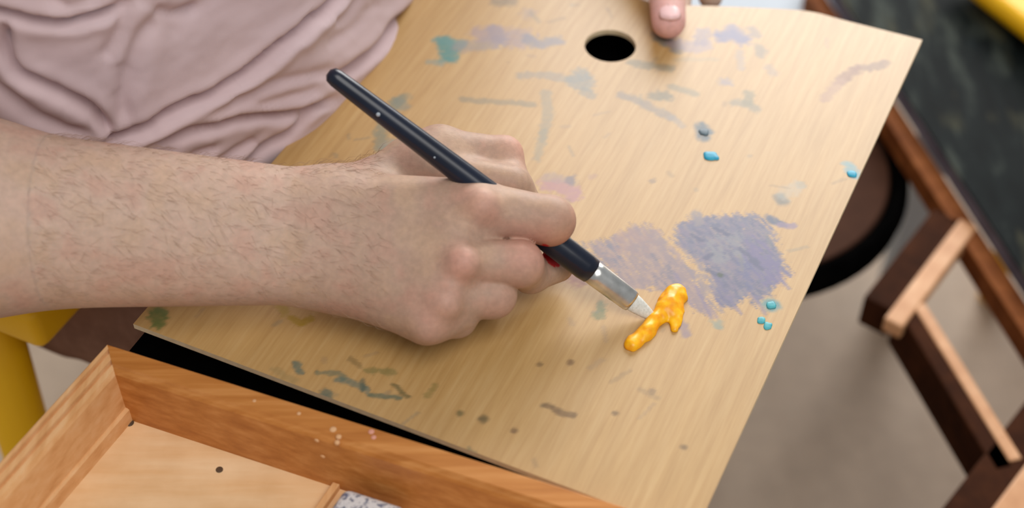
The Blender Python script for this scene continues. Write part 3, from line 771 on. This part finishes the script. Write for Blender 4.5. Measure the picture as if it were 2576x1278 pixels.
rest = 1-sm(py, -500, -150)*sm(px, -480, -250)          # softer wrinkles on the rest of the cloth
disp += rest*(np.abs(fbm((Vs[:, 0]+Vs[:, 2]*.6)/.11, (Vs[:, 1]-Vs[:, 2]*.5)/.11, Vs[:, 2]/.16, 3)-.44)-.05)*.030
Vs = Vs+Ns*disp[:, None]
m = NT('pink_cotton'); v = m.coords((1, 1, 1)); f = m.noise(v, 1500, 2); f2 = m.noise(v, 18, 3)
m.link(m.ramp(f2, [(0.3, rgba((206, 183, 186))), (0.7, rgba((213, 190, 192)))]), m.b.inputs['Base Color'])
m.bump(f, 0.1, 0.0003); m.set(0.85, 0.15, Sheen_Weight=0.15)
obj('shirt', Vs, Qs, m.m, person, True)

# trousers
hipR, hipL = Bp(.125, -.19, .62), Bp(.275, -.19, .63)
knR, knL = Bp(.11, .17, .60), Bp(.29, .17, .60)
ftR, ftL = np.array([*Bp(.14, .10, 0)[:2], .10]), np.array([*Bp(.28, .10, 0)[:2], .10])
def sdf_tr(p):
    d = ell(p, Bp(.225, -.17, .655), (.10, .105, .085), Rh)
    for h_, k_, f_ in ((hipR, knR, ftR), (hipL, knL, ftL)):
        d = smin(d, cone(p, h_, k_, .072, .057), .03); d = smin(d, cone(p, k_, f_, .057, .040), .01)
    return d+(fbm(p[:, 0]/.04, p[:, 1]/.04, p[:, 2]/.04, 3)-.45)*.010
vv, ff = nets(sdf_tr, np.minimum(np.minimum(hipR, ftR), ftL)-[.16, .16, .06], np.maximum(np.maximum(hipL, knL), knR)+[.12, .16, .14], .005)
obj('trousers', vv, ff, plain('brown_twill', (120, 86, 70), (140, 104, 86), 60, 0.85, 0.15), person, True)
for f_ in (ftR, ftL):
    def sdf_sh(p, f_=f_): return np.maximum(smin(ell(p, f_+[-.01, 0, -.05], (.05, .04, .055)), ell(p, f_+[.09*ND[0], .09*ND[1], -.068], (.085, .042, .035), Rh), .03), -(p[:, 2]-.001))
    vv, ff = nets(sdf_sh, f_-[.1, .12, .115], f_+[.22, .12, .06], .005)
    obj('shoe', vv, ff, M_dark, person, True)

# ------------------------------------------------------------------ paint brush
tip = H(1640, 797, 1.2); end = H(826, 182, 108)
br = thing('paint_brush', tip, 'dark navy paint brush with silver ferrule held in the hand', 'brush')
tv = lambda px: min(((abs(proj(tip+(end-tip)*t)[0]-px)), t) for t in np.linspace(0, 1, 4001))[1]
t1, t2 = tv(1490), tv(1590)
M_navy = plain('navy_lacquer', (10, 17, 34), (16, 26, 46), 40, 0.28, 0.5)
m = NT('brushed_ferrule'); f = m.noise(m.coords((1, 1, 1)), 150, 3)
m.link(m.ramp(f, [(0.3, rgba((190, 190, 186))), (0.7, rgba((226, 226, 222)))]), m.b.inputs['Base Color']); m.set(0.28, 0.5, 0.9)
side = unit(np.cross(end-tip, CAM-tip))
A = tip+(end-tip)*t1
obj('handle', *lathe(A, end, [(0, .0050), (.004, .0062), (.03, .0066), (.10, .0066), (.3, .0062), (.55, .0056), (.75, .0050), (.9, .0045), (.97, .0042), (.99, .0036), (1, .0016)], 28, side=side), M_navy, br, True)
B = tip+(end-tip)*t2
obj('ferrule', *lathe(B, tip+(end-tip)*(t1+.012), [(0, .0050, .0028), (.06, .0054, .0031), (.3, .0055, .0038), (.34, .0056, .0040), (.40, .0056, .0042), (.8, .0058, .0056), (1, .0058, .0058)], 28, side=side), m.m, br, True)
bt, bfc = lathe(tip-(end-tip)*.004, B+(end-tip)*.01, [(0, .0014, .0006), (.03, .0020, .0010), (.3, .0031, .0018), (.7, .0042, .0025), (1, .0045, .0026)], 40, side=side)
m = NT('pale_bristle'); f = m.noise(m.coords((1, 1, 1)), 900, 3)
m.link(m.ramp(f, [(0.3, rgba((206, 206, 196))), (0.7, rgba((232, 231, 224)))]), m.b.inputs['Base Color']); m.set(0.5, 0.3)
obj('bristles', bt, bfc, m.m, br, True)
for px, r in ((955, .0010), (1096, .0007)):  # handle highlights put in as pale raised specks
    c0 = tip+(end-tip)*tv(px); nn = unit(CAM-c0); nn = unit(nn-unit(end-tip)*(nn@unit(end-tip)))
    sgn = unit(nn*1.0-side*.35*np.sign(side[0]))
    vv, ff = lathe(c0+sgn*.0040, c0+sgn*.0056, [(0, r), (.7, r), (1, r*.5)], 10)
    obj('paint_or_glint_fleck', vv, ff, M_pale, br, True)

# ------------------------------------------------------------------ yellow paint
BLOB = [((1698, 738), (1680, 772), 5.2, 6.0, 4.5), ((1680, 772), (1655, 800), 5.6, 4.2, 4.0), ((1655, 800), (1622, 838), 3.8, 4.0, 3.2), ((1622, 838), (1592, 868), 4.4, 3.6, 3.8), ((1695, 790), (1698, 828), 3.8, 2.2, 1.6), ((1712, 750), (1705, 775), 3.4, 3.0, 3.2)]
def sdf_blob(p):
    q_ = p.copy(); q_[:, 2] = ZP+(p[:, 2]-ZP)*1.25; d = None
    for a, b, ra, rb, h_ in BLOB:
        c = cone(q_, H(*a, .4), H(*b, .4), ra/1000, rb/1000); d = c if d is None else smin(d, c, .002)
    d = d*.8+(fbm(p[:, 0]/.0055, p[:, 1]/.0055, p[:, 2]/.0055, 2)-.37)*.0030
    return np.maximum(d, -(p[:, 2]-ZP))
vv, ff = nets(sdf_blob, np.array([.045, -.075, ZP-.001]), np.array([.095, -.005, ZP+.009]), .0004, 0)
m = NT('yellow_paint'); f = m.noise(m.coords((1, 1, 1)), 260, 3)
m.link(m.ramp(f, [(0.35, rgba((246, 158, 0))), (0.65, rgba((255, 192, 14)))]), m.b.inputs['Base Color']); m.set(0.35, 0.5)
tag(obj('paint_blob', vv, ff, m.m, None, True), 'thick wet yellow paint squeezed on the palette at the brush tip', 'paint')

# ------------------------------------------------------------------ easel lying behind the palette, with its painting
ZE = .45
b1a, b1b = P(2081, 20, ZE), P(2556, 752, ZE)
bd = unit(b1b-b1a); bn = np.array([-bd[1], bd[0], 0]); bn = bn if bn[0] > 0 else -bn
ea = thing('easel', [*(b1a+bd*.3+bn*.1)[:2], 0], 'brown wooden easel frame laid flat beside the palette', 'easel')
b1 = b1a-bd*.03-bn*.0025
obj('rail', *bar(b1, b1a+bd*.62-bn*.0025, .017, .022), M_brown, ea)
obj('rail', *bar(b1+bn*.16, b1a+bd*.62+bn*.16, .024, .022), M_brown, ea)
r3a, r3b = P(2278, 770, ZE), P(2520, 1165, ZE)
o = obj('rail', *bar(r3a, r3b+bd*.005, .014, .040), M_dark, ea)  # dark colour holds the shaded side, the tan strip its lit face
o = obj('lit_face_strip', *bar(r3a+[.010, .002, .001], r3b+[.010, .002, .001], .010, .012), M_lit_face, ea); o['label'] = 'tan strip standing for the lit face of the rail'
r2a, r2b = P(2395, 545, ZE), P(2222, 770, ZE)
d2 = unit(r2b-r2a); n2 = np.array([-d2[1], d2[0], 0])
n2 = n2 if n2[0] > 0 else -n2
o = obj('crossbar', *bar(r2a-n2*.004, r2b-n2*.004, .024, .030), M_dark, ea); o['label'] = 'crossbar in dark brown for its shaded face'
o = obj('lit_face_strip', *bar(r2a+n2*.014+d2*.0+[0, 0, .002], r2b+n2*.014+d2*.012+[0, 0, .002], .015, .014), M_lit_face, ea); o['label'] = 'tan strip standing for the lit face of the crossbar'
r4a, r4b = P(2640, 1010, ZE), P(2395, 1330, ZE)
o = obj('crossbar', *bar(r4a, r4b, .026, .030), M_dark, ea)  # shaded face in dark brown, lit face as the tan slat beside it
o = obj('lit_face_board', *bar(r4a+n2*.040+[0, 0, .001], r4b+n2*.040+[0, 0, .001], .055, .012), M_lit_face, ea); o['label'] = 'tan slat standing for the lit face of the crossbar'
for t, w in ((.62, 0), (.62, .16)):
    p0 = b1a+bd*t+bn*(w-.006)
    obj('leg', *obox([p0[0]-.012, p0[1]-.012, 0], (.024, 0, 0), (0, .024, 0), (0, 0, ZE-.01), .001), M_brown, ea)
obj('crossbar', *bar(b1a+bd*.60, b1a+bd*.60+bn*.16, .02, .02), M_brown, ea)
obj('connector', *bar(b1a+bd*.605, [*r4a[:2], ZE], .02, .02), M_brown, ea)
# painting
m = NT('dark_painting'); v = m.coords((5.5, 1.5, 1), (0, 0, 0.55)); f = m.noise(v, 8, 4, 0.6); f2 = m.noise(m.coords((5, 1.2, 1), (0, 0, 0.9)), 6, 4); f3 = m.noise(m.coords((1, 1, 1)), 14, 3)
c = m.ramp(f, [(0.34, rgba((4, 9, 10))), (0.52, rgba((16, 23, 23))), (0.68, rgba((60, 66, 60)))])
c = m.mix(m.ramp(f2, [(0.52, (0, 0, 0, 1)), (0.66, (.75, .75, .75, 1))]), c, rgba((86, 84, 62)))
c = m.mix(m.ramp(f3, [(0.60, (0, 0, 0, 1)), (0.75, (.5, .5, .5, 1))]), c, rgba((12, 36, 46)))
m.link(c, m.b.inputs['Base Color']); m.bump(f, 0.4, 0.002); m.set(0.75, 0.12)
pt = thing('painting', (b1a+bd*.2+bn*.1+[0, 0, .0]).tolist(), 'dark green black brushed canvas lying on the easel frame, beside the palette', 'painting')
o0 = b1a-bd*.07+bn*.0062+[0, 0, .0005]
obj('canvas_face', *obox(o0+[0, 0, .014], bd*.62, bn*.205, (0, 0, .0025), .001), m.m, pt)
o = obj('canvas_edge', *obox(o0+bn*.0005+bd*.0005, bd*.619, bn*.204, (0, 0, .014), .0005), plain('grey_blue_edge', (86, 88, 106), (122, 122, 140), 30, 0.7), pt)
o['label'] = 'grey blue side of the canvas'

# ------------------------------------------------------------------ pale table behind
ta = thing('side_table', (.17, .82, 0), 'pale blue grey low table beyond the palette, under the easel end', 'table')
obj('table_top', *obox((-.12, .575, ZE-.0225-.025), (.58, 0, 0), (0, .5, 0), (0, 0, .025), .002), M_pale, ta)
for x in (-.10, .42):
    for y in (.60, 1.03): obj('leg', *obox((x, y, 0), (.03, 0, 0), (0, .03, 0), (0, 0, ZE-.0475), .002), M_pale, ta)

# ------------------------------------------------------------------ round stool
arc = np.array([P(x, y, .42)[:2] for x, y in ((2236, 330), (2286, 430), (2262, 545), (2175, 640), (2060, 705))])
Am = np.column_stack([2*arc, np.ones(len(arc))]); sol = np.linalg.lstsq(Am, (arc**2).sum(1), rcond=None)[0]
sc = sol[:2]; sr = math.sqrt(sol[2]+sc@sc); print('stool', sc, sr)
st = thing('round_stool', [*sc, 0], 'round stool with dark brown seat and black rim, half hidden by the palette', 'stool')
obj('seat', *lathe([*sc, .395], [*sc, .421], [(0, sr-.014), (.8, sr-.012), (1, sr-.016)], 64), plain('brown_seat', (62, 38, 27), (76, 48, 34), 30, 0.8, 0.1), st)
R = []
for t in np.arange(64)*2*math.pi/64:
    ring = [np.array([*(sc+np.array([math.cos(t), math.sin(t)])*(sr-.006+.009*math.cos(a_))), .412+.016*math.sin(a_)]) for a_ in np.arange(10)*2*math.pi/10]
    R.append(np.array(ring))
R.append(R[0]); vv, ff = rings(R, None, False)
obj('rim', vv, ff, M_black, st, True)
for a_ in (1.2, 2.6, 3.7, 4.9):
    dv = np.array([math.cos(a_), math.sin(a_)])
    obj('leg', *lathe([*(sc+dv*.055-[.02, 0]), .40], [*(sc+dv*.06-[.03, 0]), 0], [(0, .013), (.5, .014), (1, .010)], 14), M_dark, st, True)

# ------------------------------------------------------------------ yellow chairs
def chair(name, label, corner, ex, ey, z, legs):
    o = thing(name, [*(corner+(ex*.5+ey*.5))[:2], 0], label, 'chair')
    e1, e2 = unit(ex), unit(ey)
    vv, ff = obox([*corner[:2], z-.022], ex, ey, (0, 0, .022), .009, 3)
    obj('seat', vv, ff, M_yellow, o, True)
    for (a_, b_), (da, db) in legs:
        t0 = np.array([*(corner+ex*a_+ey*b_)[:2], z-.015]); t1_ = np.array([*(corner+ex*a_+ey*b_+e1*da+e2*db)[:2], 0])
        obj('leg', *lathe(t0, t1_, [(0, .018, .014), (.5, .016, .013), (1, .012, .011)], 16), M_yellow, o, True)
    return o
def arm_chair():
    zs, za = .545, .675
    o = thing('yellow_chair', [*Bp(.22, -.2, 0)[:2], 0], 'yellow plastic armchair under the seated person, left of the wooden tray', 'chair')
    n3, e3 = np.array([*ND, 0]), np.array([*ED, 0])
    obj('seat', *obox(Bp(.17, -.36, zs-.022), n3*.36, e3*.12, (0, 0, .022), .009, 3), M_yellow, o, True)
    tip_ = P(112, 890, za-.028); s0 = (tip_[:2]-BL)@ED; n0 = (tip_[:2]-BL)@ND
    for s_ in (s0, .44-s0-.048):
        obj('armrest', *obox(Bp(s_, n0-.30, za-.028), n3*.30, e3*.048, (0, 0, .028), .006, 3), M_yellow, o, True)
        for nn, nd in ((n0-.057, n0-.112), (n0-.27, n0-.27)):
            t0, t1_ = Bp(s_+.018, nn, za-.02), Bp(s_+.018, nd, 0)
            obj('leg', *lathe(t0, t1_, [(0, .017), (.5, .016), (1, .013)], 16), M_yellow, o, True)
            tb = Bp(s_+.022, nn+(nd-nn)*.17, zs-.011)
            if nn < n0-.1: obj('seat_bracket', *bar(tb+[0, 0, .009], [*Bp(.18 if s_ < .1 else .28, nn if nn > n0-.1 else nn, 0)[:2], zs-.002], .02, .016, .002), M_yellow, o, True)
arm_chair()
e_a, e_b = P(2500, -8, .50), P(2580, 54, .50)
ed = unit(e_b-e_a); en = np.array([-ed[1], ed[0], 0]); en = en if en[0]+en[1] > 0 else -en
chair('yellow_stool', 'yellow plastic stool beyond the dark painting at the right', e_a-ed*.06, ed*.34, en*.30, .50, [((.15, .55), (-.01, 0)), ((.9, .55), (.02, 0)), ((.15, .93), (-.02, .02)), ((.9, .93), (.02, .02))])
